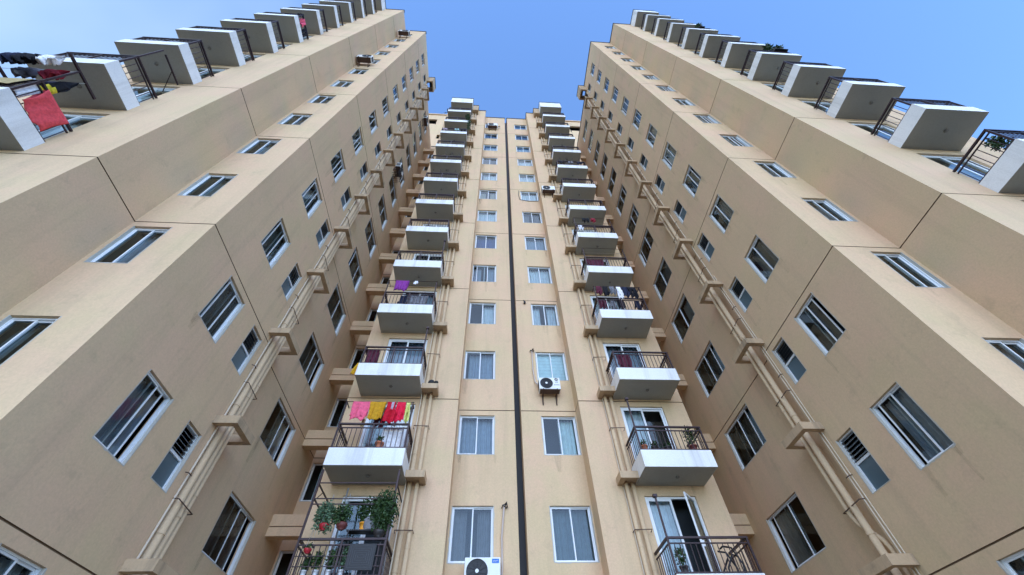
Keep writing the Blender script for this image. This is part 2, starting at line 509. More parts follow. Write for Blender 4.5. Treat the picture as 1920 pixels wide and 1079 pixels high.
def balcony_mesh(wd, dp):
    """white upstand box open at the top; origin at the middle of the wall side, underside level"""
    key = ('bal', wd, dp)
    if key in cache: return cache[key]
    h, t = .495, .09
    B = MB()
    # floor slab: soffit paint below
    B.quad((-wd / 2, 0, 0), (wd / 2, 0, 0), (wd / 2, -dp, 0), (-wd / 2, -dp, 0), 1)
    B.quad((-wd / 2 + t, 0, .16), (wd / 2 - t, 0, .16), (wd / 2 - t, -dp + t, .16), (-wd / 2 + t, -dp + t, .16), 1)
    B.box(-wd / 2, wd / 2, -dp, -dp + t, 0, h, 0, 'd')
    B.box(-wd / 2, -wd / 2 + t, -dp + t, 0, 0, h, 0, 'd')
    B.box(wd / 2 - t, wd / 2, -dp + t, 0, 0, h, 0, 'd')
    # railing
    Rl = MB()
    z1, z2, z0 = 1.25, 1.13, .53
    x0, x1, yf = -wd / 2 + .045, wd / 2 - .045, -dp + .045
    for z, s in ((z1, .028), (z2, .016), (z0, .016)):
        Rl.box(x0 - s, x1 + s, yf - s, yf + s, z - s * .8, z + s * .8)
        Rl.box(x0 - s, x0 + s, yf + s, -.004, z - s * .8, z + s * .8); Rl.box(x1 - s, x1 + s, yf + s, -.004, z - s * .8, z + s * .8)
    for x in (x0, 0.0, x1):
        Rl.box(x - .022, x + .022, yf - .022, yf + .022, h - .01, z1 - .023)
    n = 15
    for i in range(1, n):
        x = x0 + (x1 - x0) * i / n
        Rl.box(x - .008, x + .008, yf - .008, yf + .008, z0 + .0125, z2 - .0125)
    m = 7
    for i in range(1, m + 1):
        y = yf + (-.004 - yf) * i / (m + .4)
        for x in (x0, x1):
            Rl.box(x - .008, x + .008, y - .008, y + .008, z0 + .0125, z2 - .0125)
    Lm = MB().lathe([(0.0, -.002), (.05, -.002), (.06, -.012), (.045, -.045), (.0, -.055)], 14)
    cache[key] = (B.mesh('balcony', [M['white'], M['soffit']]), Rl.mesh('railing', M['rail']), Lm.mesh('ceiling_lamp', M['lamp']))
    return cache[key]

def frame_mesh(wd, dp, style):
    """drying frame fixed to the railing: posts, arms and lines"""
    key = ('fr', wd, dp, style)
    if key in cache: return cache[key]
    f = MB()
    x0, x1, yf = -wd / 2 + .045, wd / 2 - .045, -dp + .045
    zt = 2.28
    if style == 'arms':          # arms held out beyond the railing
        for x in (x0, x1):
            f.box(x - .02, x + .02, yf - .02, yf + .02, 1.275, zt - .025)
            f.box(x - .025, x + .025, -dp - .36, -.45, zt - .025, zt + .025)
        for k, y in enumerate((-dp - .25, -dp + .05, -dp + .3)):
            f.tube([(x0, y, zt - .03), ((x0 + x1) / 2, y, zt - .07), (x1, y, zt - .03)], .005, 5, 1)
    elif style == 'rod':         # a rod on two short posts
        zt = 1.99
        for x in (x0, x1):
            f.box(x - .018, x + .018, yf - .018, yf + .018, 1.275, zt + .03)
        f.tube([(x0 - .05, yf - .028, zt), (x1 + .05, yf - .028, zt)], .011, 6)
        f.tube([(x0, yf + .24, zt), (x1, yf + .24, zt)], .006, 5, 1)
        for x in (x0, x1):
            f.box(x - .012, x + .012, yf + .018, yf + .30, zt - .012, zt + .012)
    elif style == 'arm':         # a single short arm on the inner side
        f.box(x0 - .018, x0 + .018, yf - .018, yf + .018, 1.275, 2.33)
        f.box(x0 - .02, x0 + .02, -.95, -.12, 2.33, 2.37)
        f.tube([(x0, -.5, 2.32), (x0, -.1, 1.6)], .012, 6)
    elif style == 'post':        # one bare post
        f.box(x0 - .02, x0 + .02, yf - .02, yf + .02, 1.275, 2.2)
        f.box(x0 - .05, x0 + .05, yf - .05, yf + .05, 2.2, 2.27)
    elif style == 'hooks':       # row of bent hooks
        for k in range(4):
            x = x0 + (x1 - x0) * (k + .4) / 4.2
            f.tube([(x, yf, 1.27), (x, yf - .06, 1.5), (x + .02, yf - .14, 1.62)], .014, 6)
    elif style == 'cage':        # grille up to the slab above
        for x in (x0, x1):
            f.box(x - .022, x + .022, yf - .022, yf + .022, 1.275, 2.9)
            f.box(x - .015, x + .015, yf + .022, -.01, 2.52, 2.55); f.box(x - .015, x + .015, yf + .022, -.01, 2.16, 2.19)
            f.tube([(x, yf + .02, 2.1), (x, yf + .5, 2.55)], .012, 6)
        for z in (2.55, 2.16, 2.03):
            f.box(x0 + .022, x1 - .022, yf - .012, yf + .012, z - .011, z + .011)
        for z in (.7, .9):
            f.box(x0 + .022, x1 - .022, yf - .034, yf - .017, z - .008, z + .008)
    cache[key] = f.mesh('drying_frame', [M['rail'] if style != 'hooks' else M['steel'], M['alu']])
    return cache[key]

def add_balcony(b, x, y, r, wd, dp, zoff, style=None, mirror=False):
    B, Rl, L = balcony_mesh(wd, dp)
    o = put('balcony', B, b, (x, y, ZR(r) + zoff))
    put('railing', Rl, o)
    put('ceiling_lamp', L, o, (0.05, -dp * .5, 0))
    if style:
        f = put('grille' if style == 'cage' else 'drying_frame', frame_mesh(wd, dp, style), o, (0, 0, 0))
        if mirror: f.scale = (-1, 1, 1)
    return o

# ------------------------------------------------------------------ facade sheets with real openings and joints
STR = random.Random(77)
def sheet(mb, P, ulen, z0, z1, holes, joints=True):
    """P(u, z, d) -> point, d = depth into the wall"""
    us = {0, ulen}
    zs = {z0, z1}
    for a, b, c, d in holes:
        us |= {a, b}; zs |= {c, d}
    jr = [(j - .015, j + .015) for j in JOINTS if z0 + .1 < j < z1 - .1] if joints else []
    for a, b in jr: zs |= {a, b}
    us = sorted(us); zs = sorted(zs)
    for i in range(len(us) - 1):
        for k in range(len(zs) - 1):
            u0, u1, a, b = us[i], us[i + 1], zs[k], zs[k + 1]
            um, zm = (u0 + u1) / 2, (a + b) / 2
            if any(h[0] < um < h[1] and h[2] < zm < h[3] for h in holes): continue
            if any(j[0] < zm < j[1] for j in jr):
                mb.quad(P(u0, a, .028), P(u1, a, .028), P(u1, b, .028), P(u0, b, .028), 1)
                mb.quad(P(u0, a, 0), P(u1, a, 0), P(u1, a, .028), P(u0, a, .028), 1)
                mb.quad(P(u0, b, 0), P(u1, b, 0), P(u1, b, .028), P(u0, b, .028), 1)
            else:
                mb.quad(P(u0, a, 0), P(u1, a, 0), P(u1, b, 0), P(u0, b, 0))
    for a, b, c, d in holes:                      # run-off stains below the sill ends
        for k in range(STR.choice((0, 1, 2, 3))):
            u = STR.choice((a + STR.uniform(-.03, .12), b - STR.uniform(-.03, .12), STR.uniform(a, b)))
            ln = STR.uniform(.15, .8); wd_ = STR.uniform(.04, .13)
            u = min(max(u, .14), ulen - .14)
            if c - ln > z0: mb.quad(P(u - wd_, c - .004, -.0022), P(u + wd_, c - .004, -.0022), P(u + wd_ * .5, c - ln, -.0022), P(u - wd_ * .4, c - ln, -.0022), 2)
    for a, b, c, d in holes:                      # soffit, jambs and sill of the opening
        e = .2
        mb.quad(P(a, d, 0), P(b, d, 0), P(b, d, e), P(a, d, e))
        mb.quad(P(a, c, 0), P(b, c, 0), P(b, c, e), P(a, c, e))
        mb.quad(P(a, c, 0), P(a, d, 0), P(a, d, e), P(a, c, e))
        mb.quad(P(b, c, 0), P(b, d, 0), P(b, d, e), P(b, c, e))

CURT = [('pale', 'full'), ('bluegrey', 'full'), ('grey', 'split'), ('pale', 'wide'), ('cream', 'split'), ('bluegrey', 'wide'), None]
DIM = [('bluegrey', 'full'), ('grey', 'full'), ('slate', 'full'), ('slate', 'full'), ('bluegrey', 'wide'), ('slate', 'split'), ('pale', 'right'), None, ('grey', 'split'), ('pale', 'left'), ('slate', 'wide')]

def building(s):
    side = 'left' if s < 0 else 'right'
    b = empty('apartment_building', (0, 0, 0),
              label='tan apartment block standing %s of the dark gap, with white box balconies' % side,
              cat='building', group='the two mirrored apartment blocks')
    W = MB()
    X = lambda x: s * x
    fy = lambda x0, y: (lambda u, z, d: (X(x0 + u), y + d, z))                 # faces the camera
    fx = lambda x, y0: (lambda u, z, d: (X(x + d), y0 + u, z))                 # faces the middle of the court
    fxo = lambda x, y0: (lambda u, z, d: (X(x - d), y0 + u, z))                # faces away from the middle
    win = lambda u0, u1: [(u0, u1, ZR(r) + SILL, ZR(r) + LINTEL) for r in ROWS]
    dor = lambda u0, u1: [(u0, u1, ZR(r) + .34, ZR(r) + LINTEL) for r in ROWS if r > 0]
    sheet(W, fx(X_GAP, YR), 6, 0, TOP, [], False) if False else None
    W.quad((X(X_GAP), YR, 0), (X(X_GAP), YR + 7, 0), (X(X_GAP), YR + 7, TOP), (X(X_GAP), YR, TOP))
    sheet(W, fy(X_GAP, YR), X_PIER - X_GAP, 0, TOP, win(.80 - X_GAP, 2.0 - X_GAP))
    sheet(W, fx(X_PIER, YP), YR - YP, 0, TOP, [])
    sheet(W, fy(X_PIER, YP), X_END - X_PIER, 0, TOP, dor(3.45 - X_PIER, 4.94 - X_PIER))
    sheet(W, fxo(X_END, YP), Y_SLOT - YP, 0, TOP, [])
    sheet(W, fy(X_END, Y_SLOT), X_BACK - X_END, 0, TOP, win(6.62 - X_END, 7.70 - X_END))
    sheet(W, fx(X_BACK, Y_EDGE), Y_SLOT - Y_EDGE, 0, TOP, win(11.31 - Y_EDGE, 13.20 - Y_EDGE))
    W.quad((X(X_SIDE), Y_EDGE, 0), (X(X_BACK), Y_EDGE, 0), (X(X_BACK), Y_EDGE, TOP), (X(X_SIDE), Y_EDGE, TOP))
    sheet(W, fx(X_SIDE, YE), Y_EDGE - YE, 0, TOP, win(6.43 - YE, 7.38 - YE) +
          [(8.12 - YE, 8.75 - YE, ZR(r) + 1.53, ZR(r) + 2.81) for r in ROWS])
    sheet(W, fy(X_SIDE, YE), X_STEP - X_SIDE, 0, TOP, win(8.34 - X_SIDE, 9.18 - X_SIDE))
    sheet(W, fx(X_STEP, YF), YE - YF, 0, TOP, [])
    sheet(W, fy(X_STEP, YF), X_OUT - X_STEP, 0, TOP, dor(11.02 - X_STEP, 12.52 - X_STEP))
    sheet(W, fxo(X_OUT, YF), Y_REAR - YF, 0, TOP, [])
    W.quad((X(X_GAP), Y_REAR, 0), (X(X_OUT), Y_REAR, 0), (X(X_OUT), Y_REAR, TOP), (X(X_GAP), Y_REAR, TOP))
    for r in ROWS:                               # dirt washed down below the pipe boxes
        z = ZR(r)
        for y in (8.84, 9.25, 9.5, 9.74):
            k = STR.uniform(.3, .9); x = X_SIDE - .0022 if y < Y_EDGE - .1 else X_BACK - .0022
            W.quad((X(x), y - .05, z + .19), (X(x), y + .05, z + .19), (X(x), y + .01, z + .19 - k), (X(x), y - .01, z + .19 - k), 2)
    W.build('wall', [M['plaster'], M['groove'], M['stain']], b)
    # solid blocks behind the openings, the gloom of the rooms painted as their colour
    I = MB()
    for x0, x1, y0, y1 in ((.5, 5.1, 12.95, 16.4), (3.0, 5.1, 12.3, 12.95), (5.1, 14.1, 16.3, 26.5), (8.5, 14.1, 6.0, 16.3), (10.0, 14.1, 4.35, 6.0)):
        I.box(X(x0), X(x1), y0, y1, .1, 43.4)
    I.build('dark_room_block', M['core'], b)
    # roof and dark coping
    Rf = MB()
    z = 43.6
    for x0, x1, y0, y1 in ((X_GAP, X_PIER, YR, Y_REAR), (X_PIER, X_END, YP, Y_REAR), (X_END, X_BACK, Y_SLOT, Y_REAR),
                           (X_BACK, X_OUT, Y_EDGE, Y_REAR), (X_SIDE, X_OUT, YE, Y_EDGE), (X_STEP, X_OUT, YF, YE)):
        Rf.quad((X(x0), y0, z), (X(x1), y0, z), (X(x1), y1, z), (X(x0), y1, z))
    Rf.build('roof', M['concrete'], b)
    C = MB()
    e, hh = .045, .11
    line = [(X_GAP, Y_REAR), (X_GAP, YR), (X_PIER, YR), (X_PIER, YP), (X_END, YP), (X_END, Y_SLOT), (X_BACK, Y_SLOT), (X_BACK, Y_EDGE),
            (X_SIDE, Y_EDGE), (X_SIDE, YE), (X_STEP, YE), (X_STEP, YF), (X_OUT, YF), (X_OUT, Y_REAR)]
    for (xa, ya), (xb, yb) in zip(line, line[1:]):
        if abs(xa - xb) < 1e-6: C.box(X(xa) - e, X(xa) + .15 * s, min(ya, yb) - (e if ya != yb else 0), max(ya, yb) + .1, TOP + .001, TOP + hh)
        else: C.box(X(min(xa, xb) - e + .003), X(max(xa, xb) + .002), ya - e + .002, ya + .16, TOP + .0025, TOP + hh - .004)
    C.build('coping', M['coping'], b)
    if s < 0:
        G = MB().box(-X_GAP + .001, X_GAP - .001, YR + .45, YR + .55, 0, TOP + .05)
        G.build('gap_shade_strip', M['black'], b)  # black strip added across the gap, its deep shade put in as colour
    # taller stair tower behind the slot
    T = MB()
    tx0, tx1, ty, tz = 4.3, 10.0, Y_SLOT + .002, 56.2
    holes = [(8.2 - tx0, 9.6 - tx0, 52.6, 54.4)]
    for r in range(15, 18): holes.append((6.6 - tx0, 7.6 - tx0, ZR(r) + 1.3, ZR(r) + 2.6)) if r < 16 else None
    sheet(T, fy(tx0, ty), tx1 - tx0, 43.7, tz, holes, False)
    T.box(X(tx0), X(tx1), ty, ty + 5, 43.7, tz, 0, 'f')
    T.box(X(tx0 - .12), X(tx1 + .12), ty - .12, ty + 5.1, tz + .001, tz + .25)
    T.box(X(tx0 + .3), X(tx1 - .3), ty + .5, ty + .6, 43.8, tz - .2, 2)  # dark slab behind the tower openings, room shade given as colour
    tw = T.build('stair_tower', [M['plaster'], M['groove'], M['core']], b)
    A = MB()
    ax = 7.75
    A.tube([(X(ax), ty + .3, tz + .25), (X(ax), ty + .3, tz + 2.6)], .035, 6)
    A.tube([(X(ax), ty + .3, tz + 2.3), (X(ax - .9), ty + .2, tz + 2.75)], .03, 6)
    A.tube([(X(ax - .45), ty + .25, tz + 2.5), (X(ax - .2), ty + .1, tz + 3.1)], .025, 6)
    A.build('antenna', M['steel'], tw)
    # beams tying the wing to the middle across the slot
    for r in ROWS:
        if r == 0: continue
        Bm = MB()
        Bm.box(X(X_END + .003), X(X_BACK - .003), 14.10, 14.42, ZR(r) - .27, ZR(r) - .018)
        Bm.box(X(X_END + .003), X(X_BACK - .003), 14.10, 14.42, ZR(r) + .018, ZR(r) + .36)
        Bm.box(X(X_END + .003), X(X_BACK - .003), 14.128, 14.40, ZR(r) - .019, ZR(r) + .019, 1)
        Bm.build('beam', [M['plaster'], M['groove']], b)
    # windows
    rnd = random.Random(11 + s)
    wx = lambda x0, w_: x0 if s > 0 else -(x0 + w_)
    h = LINTEL - SILL
    cl = {1: ('grey', 'split'), 2: ('bluegrey', 'full'), 3: ('bluegrey', 'wide'), 4: ('pale', 'right'), 5: ('bluegrey', 'split'), 6: ('blue', 'full'), 7: ('pale', 'full')}
    cr = {1: ('slate', 'full'), 2: ('mint', 'right'), 3: 'blind', 4: ('pale', 'split'), 5: ('pale', 'full'), 6: ('bluegrey', 'full'), 7: ('grey', 'split')}
    rows = (cl if s < 0 else cr)
    vl = {1: 0, 5: 2, 2: 0}
    for r in ROWS:
        zw = ZR(r) + SILL
        add_window(b, (wx(.80, 1.20), YR, zw), 0, 1.20, h, vl.get(r, 0) if s < 0 else 0, rows[r] if r in rows else rnd.choice(CURT))
        y0 = lambda a, w_: a + w_ if s > 0 else a
        rz = R(-90) if s > 0 else R(90)
        add_window(b, (X(X_SIDE), y0(6.43, .95), zw), rz, .95, h, rnd.choice((0, 1, 1, 2)), rnd.choice(DIM), 'glassdark' if (s, r) == (-1, 2) or rnd.random() < .15 else 'glass')
        add_louvre(b, (X(X_SIDE), y0(8.12, .63), ZR(r) + 1.53), rz, .63, 1.28)
        add_window(b, (X(X_BACK), y0(11.31, 1.89), zw), rz, 1.89, h, rnd.choice((0, 0, 1, 2)), rnd.choice(DIM))
        add_window(b, (wx(8.34, .84), YE, zw), 0, .84, h, rnd.choice((0, 0, 1)), rnd.choice(DIM))
        add_window(b, (wx(6.62, 1.08), Y_SLOT, zw), 0, 1.08, h, rnd.choice((0, 1)), None)
    # balconies and their doors
    sty_c = {-1: {1: 'cage', 2: 'rod', 3: 'post', 4: 'rod', 5: 'post', 8: 'hooks', 9: 'hooks'}, 1: {1: 'post', 2: 'post', 4: 'rod', 5: 'rod', 6: 'rod', 9: 'hooks'}}[s]
    sty_w = {-1: {3: 'arms', 4: 'arm'}, 1: {}}[s]
    for r in ROWS:
        if r == 0: continue
        add_balcony(b, X(4.3015), YP, r, 2.048, 1.087, .088, sty_c.get(r), s < 0)
        add_balcony(b, X(11.798), YF, r, 1.882, 1.109, .157, sty_w.get(r), s < 0)
        cdoor = {(-1, 1): None, (1, 1): ('pale', 'left'), (1, 2): ('pale', 'left'), (-1, 3): ('bluegrey', 'full')}.get((s, r), rnd.choice(CURT))
        add_door(b, (wx(3.45, 1.49), YP, ZR(r) + .34), 1.49, LINTEL - .34, cdoor, 1 if (s, r) == (1, 1) else 2 if s < 0 and r in (1, 2) else 0)
        add_door(b, (wx(11.02, 1.50), YF, ZR(r) + .34), 1.50, LINTEL - .34, rnd.choice(CURT))
    # closing boxes over the top balconies
    for xc, y, wd, dp, z0 in ((4.3015, YP, 2.048, 1.087, 43.34), (11.798, YF, 1.882, 1.109, 43.44)):
        K = MB()
        K.box(X(xc) - wd / 2, X(xc) + wd / 2, y - dp, y - .002, z0, TOP, 0, 'd')
        K.quad((X(xc) - wd / 2, y, z0), (X(xc) + wd / 2, y, z0), (X(xc) + wd / 2, y - dp, z0), (X(xc) - wd / 2, y - dp, z0), 1)
        K.box(X(xc) - wd / 2 - .035, X(xc) + wd / 2 + .035, y - dp - .035, y - .04, TOP + .001, TOP + .08, 2)
        K.build('balcony_canopy', [M['white'], M['soffit'], M['coping']], b)
    # pipe boxes
    for r in ROWS:
        if r == 0: continue
        z = ZR(r) + .19
        K = MB()
        K.box(X(6.94), X(X_SIDE - .002), 8.80, 8.95, z, z + .20)
        K.box(X(6.94), X(7.09), 8.95, 9.62, z, z + .20)
        K.box(X(6.94), X(X_BACK - .002), 9.62, 9.77, z, z + .20)
        K.build('pipe_box', M['concrete'], b)
        z = ZR(r) + .088
        K = MB()
        K.box(X(2.74), X(3.2755), 11.13, 11.20, z, z + .2)
        K.box(X(2.74), X(2.90), 11.20, YP - .002, z, z + .2)
        K.box(X(2.90), X(3.2755), 11.20, YP - .002, z + .05, z + .19)
        K.build('pipe_box', M['concrete'], b)
    K = MB()
    K.box(X(6.94), X(7.04), 8.81, 9.76, 43.35, TOP); K.box(X(7.04), X(X_SIDE - .002), 8.81, 8.91, 43.35, TOP)
    K.box(X(7.04), X(X_BACK - .002), 9.66, 9.76, 43.35, TOP); K.box(X(7.04), X(X_SIDE - .002), 8.91, Y_EDGE - .002, 44.5, TOP - .003)
    K.box(X(6.905), X(X_SIDE - .04), 8.775, 9.795, TOP + .001, TOP + .08, 1)
    K.build('pipe_box', [M['concrete'], M['coping']], b)
    K = MB()
    K.box(X(2.74), X(3.2755), 11.13, YP - .002, 43.34, TOP)
    K.box(X(2.705), X(3.24), 11.095, YP - .04, TOP + .0015, TOP + .08, 1)
    K.build('pipe_box', [M['concrete'], M['coping']], b)
    # rain and waste pipes
    def pipe(pts, r, m='pipe', collars=True, seg=12, off=0.0):
        p = MB().tube(pts, r, seg)
        if collars:
            for k in ROWS:
                for dz in (.95,):
                    zz = ZR(k) + dz + off
                    if zz > pts[-1][2] - .1 or (len(pts) > 3 and zz < 6): continue
                    x, y = pts[-1][0], pts[-1][1]
                    p.tube([(x, y, zz), (x, y, zz + .06)], r * 1.12, seg, 0)
        return p.build('drainpipe', [M[m], M['rust']], b)
    top = 43.3
    if s < 0:
        for y, r, o in ((9.235, .086, 0), (9.435, .074, .4), (9.605, .060, .9)):
            pipe([(X(7.50), y, 0), (X(7.50), y, top)], r, off=o)
        pipe([(X(7.485), 9.02, 0), (X(7.485), 9.02, top)], .02, 'thinpipe', True, 8, .6)
    else:
        pipe([(X(7.60), 9.28, 0), (X(7.60), 9.28, 4.75), (X(7.59), 9.33, 4.95), (X(7.47), 9.56, 5.35), (X(7.46), 9.62, 5.55), (X(7.46), 9.62, top)], .056, off=.3)
        pipe([(X(7.46), 9.40, 0), (X(7.46), 9.40, top)], .078)
        pipe([(X(7.49), 9.02, 0), (X(7.49), 9.02, top)], .016, 'thinpipe', True, 8, .6)
        pipe([(X(7.49), 8.93, 0), (X(7.49), 8.93, 9.2), (X(7.49), 8.93, 14)], .012, 'thinpipe', True, 8, .2)
    pipe([(X(3.175), 11.53, 0), (X(3.175), 11.53, top)], .062)
    pipe([(X(2.965), 11.49, 0), (X(2.965), 11.49, top)], .055, off=.5)
    pipe([(X(3.272), 11.44, 0), (X(3.272), 11.44, top)], .016, 'thinpipe', False, 8) if s < 0 else \
        pipe([(X(2.90), 11.56, 0), (X(2.90), 11.56, top)], .016, 'thinpipe', False, 8)
    # iron clamps that tie the pipes to the corner
    for r in ROWS:
        k = MB()
        z = ZR(r) + 1.55
        k.tube([(X(7.50), 9.0, z), (X(7.40), 9.05, z + .01), (X(7.40), 9.72, z - .02), (X(7.74), 9.76, z - .02)], .012, 6)
        k.build('pipe_clamp', M['rust'], b); k = MB()
        k.tube([(X(7.50), 8.9, z + .5), (X(7.44), 8.93, z + .5), (X(7.44), 9.06, z + .5)], .012, 6)
        k.build('pipe_clamp', M['rust'], b); k = MB()
        k.tube([(X(2.88), YP, z + .3), (X(2.88), 11.42, z + .3), (X(3.34), 11.40, z + .3), (X(3.36), YP - .02, z + .3)], .012, 6)
        k.build('pipe_clamp', M['rust'], b)
    return b

for s in (-1, 1):
    building(s)

# ================================================================== loose things
# ------------------------------------------------------------------ air conditioners
def ring(mb, c, r, t, seg=28, mi=0):
    pts = [(c[0] + r * math.cos(2 * math.pi * k / seg), c[1], c[2] + r * math.sin(2 * math.pi * k / seg)) for k in range(seg + 1)]
    mb.tube(pts, t, 5, mi, False)

def aircon(loc, rz, label, w_=.88, h=.58, d=.30, gap=.12, badge=None, hose=None, flip=False):
    a = empty('air_conditioner', loc, rz, label=label, cat='air conditioner', group='outdoor air conditioner units')
    yf, yb = -gap - d, -gap
    C = MB()
    C.box(-w_ / 2, w_ / 2, yf, yb, 0, h)
    o = C.build('casing', M['acwhite'], a)
    bv = o.modifiers.new('bevel', 'BEVEL'); bv.width = .016; bv.segments = 2
    # side louvres
    V = MB()
    for i in range(9):
        z = .08 + i * (h - .16) / 9
        for sx in (-1, 1):
            V.box(sx * (w_ / 2 + .001), sx * (w_ / 2 + .006), yf + .05, yb - .03, z, z + .022)
    V.build('side_vent', M['grille'], a)
    fx, fz, fr = (-1 if not flip else 1) * w_ * .15, h * .5, min(h * .43, w_ * .31)
    F = MB()
    n = 32
    for k in range(n):
        t0, t1 = 2 * math.pi * k / n, 2 * math.pi * (k + 1) / n
        F.quad((fx, yf - .002, fz), (fx + fr * math.cos(t0), yf - .002, fz + fr * math.sin(t0)), (fx + fr * math.cos(t1), yf - .002, fz + fr * math.sin(t1)), (fx, yf - .002, fz))
    for i in range(1, 8):
        ring(F, (fx, yf - .012, fz), fr * i / 7, .0045 if i < 7 else .011)
    for k in range(10):
        t0 = 2 * math.pi * k / 10
        F.tube([(fx + .05 * math.cos(t0), yf - .01, fz + .05 * math.sin(t0)), (fx + fr * math.cos(t0 + .35), yf - .01, fz + fr * math.sin(t0 + .35))], .004, 4)
    g_ = F.build('fan_grille', M['grille'], a)
    H = MB()
    for k in range(16):
        t0, t1 = 2 * math.pi * k / 16, 2 * math.pi * (k + 1) / 16
        H.quad((fx, yf - .022, fz), (fx + .045 * math.cos(t0), yf - .018, fz + .045 * math.sin(t0)), (fx + .045 * math.cos(t1), yf - .018, fz + .045 * math.sin(t1)), (fx, yf - .022, fz))
    H.build('fan_hub', M['acwhite'], g_)
    for sx in (-.32, .32):
        B = MB()
        x = sx * w_
        B.box(x - .02, x + .02, yf - .03, -.003, -.045, -.004)
        B.box(x - .02, x + .02, -.035, -.003, -.40, -.046)
        B.tube([(x, yf + .06, -.05), (x, -.03, -.36)], .013, 5)
        B.build('bracket', M['rust'], a)
    P = MB()
    P.box(-w_ / 2 + .03, w_ / 2 - .03, yf + .02, yb - .02, -.012, -.001)
    P.build('base_pan', M['rust'], a)
    if badge == 'sticker':
        S = MB()
        x = w_ * .36
        S.box(x - .088, x + .088, yf - .004, yf - .001, h * .78, h * .94)
        st = S.build('sticker', M['blue'], a)
        S = MB()
        S.tube([(x - .06, yf - .006, h * .84), (x - .035, yf - .006, h * .88), (x - .015, yf - .006, h * .85), (x + .06, yf - .006, h * .885)], .006, 5)
        S.tube([(x - .06, yf - .006, h * .82), (x + .05, yf - .006, h * .82)], .003, 5)
        S.build('sticker_mark', M['acwhite'], st)
    if badge == 'emblem':
        S = MB()
        x = w_ * .33
        ring(S, (x, yf - .004, h * .82), .052, .011, 24)
        S.tube([(x - .03, yf - .005, h * .82 + .03), (x + .03, yf - .005, h * .82 - .03)], .008, 5)
        S.build('emblem', M['grille'], a)
        text('LG', (x, yf - .0025, h * .53), .085, a)
        S = MB()
        for k in range(4):
            S.box(x - .1 + k * .052, x - .06 + k * .052, yf - .004, yf - .001, h * .33, h * .33 + .022)
        S.build('lettering', M['grille'], a)
    if hose:
        hp = MB().tube(hose, .024, 8)
        hp.build('hose', M['hose'], a)
        k = MB()
        x, y, z = hose[0]
        rn = random.Random(5)
        for i in range(6):
            k.tube([(x + rn.uniform(-.03, .03), y + .02, z + rn.uniform(-.03, .03)), (x + rn.uniform(-.07, .07), y - rn.uniform(.02, .09), z + rn.uniform(-.05, .06)), (x + rn.uniform(-.09, .09), y - .02, z - rn.uniform(.04, .12))], .013, 6)
        k.build('pipe_outlet', M['black'], a)
    return a

def text(body, loc, size, parent):
    c = bpy.data.curves.new('lettering', 'FONT')
    c.body = body
    c.size = size
    c.align_x = 'CENTER'
    c.extrude = .001
    t = bpy.data.objects.new('tmp', c)
    COL.objects.link(t)
    dg = bpy.context.evaluated_depsgraph_get()
    me = bpy.data.meshes.new_from_object(t.evaluated_get(dg))
    bpy.data.objects.remove(t)
    me.materials.clear(); me.materials.append(M['grille'])
    o = put('lettering', me, parent, loc)
    o.rotation_euler = (R(90), 0, 0)
    return o

aircon((-1.08, YR, 4.89), 0, 'air conditioner with blue sticker under the lowest window left of the gap', .90, .60, .32, .10, 'sticker',
       [(.585, -.03, 2.05), (.56, -.05, 1.9), (.50, -.045, 1.2), (.51, -.04, .5), (.49, -.08, .2), (.455, -.16, .12)])
aircon((1.165, YR, 10.77), 0, 'air conditioner with round emblem below a mint blind right of the gap', .77, .51, .31, .11, 'emblem',
       [(-.50, -.03, 2.2), (-.50, -.06, 2.05), (-.52, -.05, 1.2), (-.47, -.06, .6), (-.385, -.16, .35)])
aircon((-1.30, YR, 41.0), 0, 'highest air conditioner left of the gap, hung under the top window', .90, .60, .30, .12, None,
       [(.62, -.03, .9), (.66, -.06, .6), (.62, -.08, .2), (.45, -.2, .15)])
aircon((2.52, YP, 26.15), 0, 'air conditioner on the pier right of the gap, trailing a looped cable', .85, .55, .30, .10, None)
aircon((-8.83, YE, 28.75), 0, 'lower of two air conditioners high on the left wing', .85, .60, .33, .14, None, None, True)
aircon((-8.70, YE, 40.6), 0, 'topmost air conditioner on the left wing, close under the roof edge', .85, .60, .33, .14, None, None, True)
aircon((-X_BACK, 11.35, 28.3), R(90), 'air conditioner on the left inner wall with a dark cage hung below', .80, .60, .33, .10)
aircon((-X_BACK, 11.75, 40.8), R(90), 'air conditioner on the left inner wall, close under the roof', .80, .60, .33, .10)
cg = MB()
for k in range(6):
    y = 11.02 + k * .13
    cg.tube([(-7.70, y, 28.2), (-7.30, y, 28.15), (-7.30, y, 27.4), (-7.70, y, 27.3)], .012, 5)
for z in (28.15, 27.75, 27.4):
    cg.tube([(-7.30, 11.0, z), (-7.30, 11.7, z)], .012, 5)
tag(cg.build('wire_cage', M['steel']), 'dark wire cage fixed below the air conditioner on the left inner wall', 'cage')
cb = MB()
loop = [(2.03, 11.75, 26.75), (2.02, 12.17, 26.9), (1.95, 12.19, 26.42), (1.3, 12.19, 26.36), (.72, 12.19, 26.55), (.66, 12.19, 27.2), (.70, 12.19, 27.95)]
cb.tube(loop, .016, 6)
tag(cb.build('cable', M['black']), 'black cable looping round the window beside the pier air conditioner', 'cable')
vp = MB()
vp.tube([(.52, 12.22, 15.93), (.52, 12.10, 15.91)], .05, 10)
vp.tube([(.52, 12.12, 15.96), (.46, 12.08, 15.99)], .03, 8)
tag(vp.build('wall_vent', M['black']), 'small black vent stub on the wall right of the gap', 'vent')

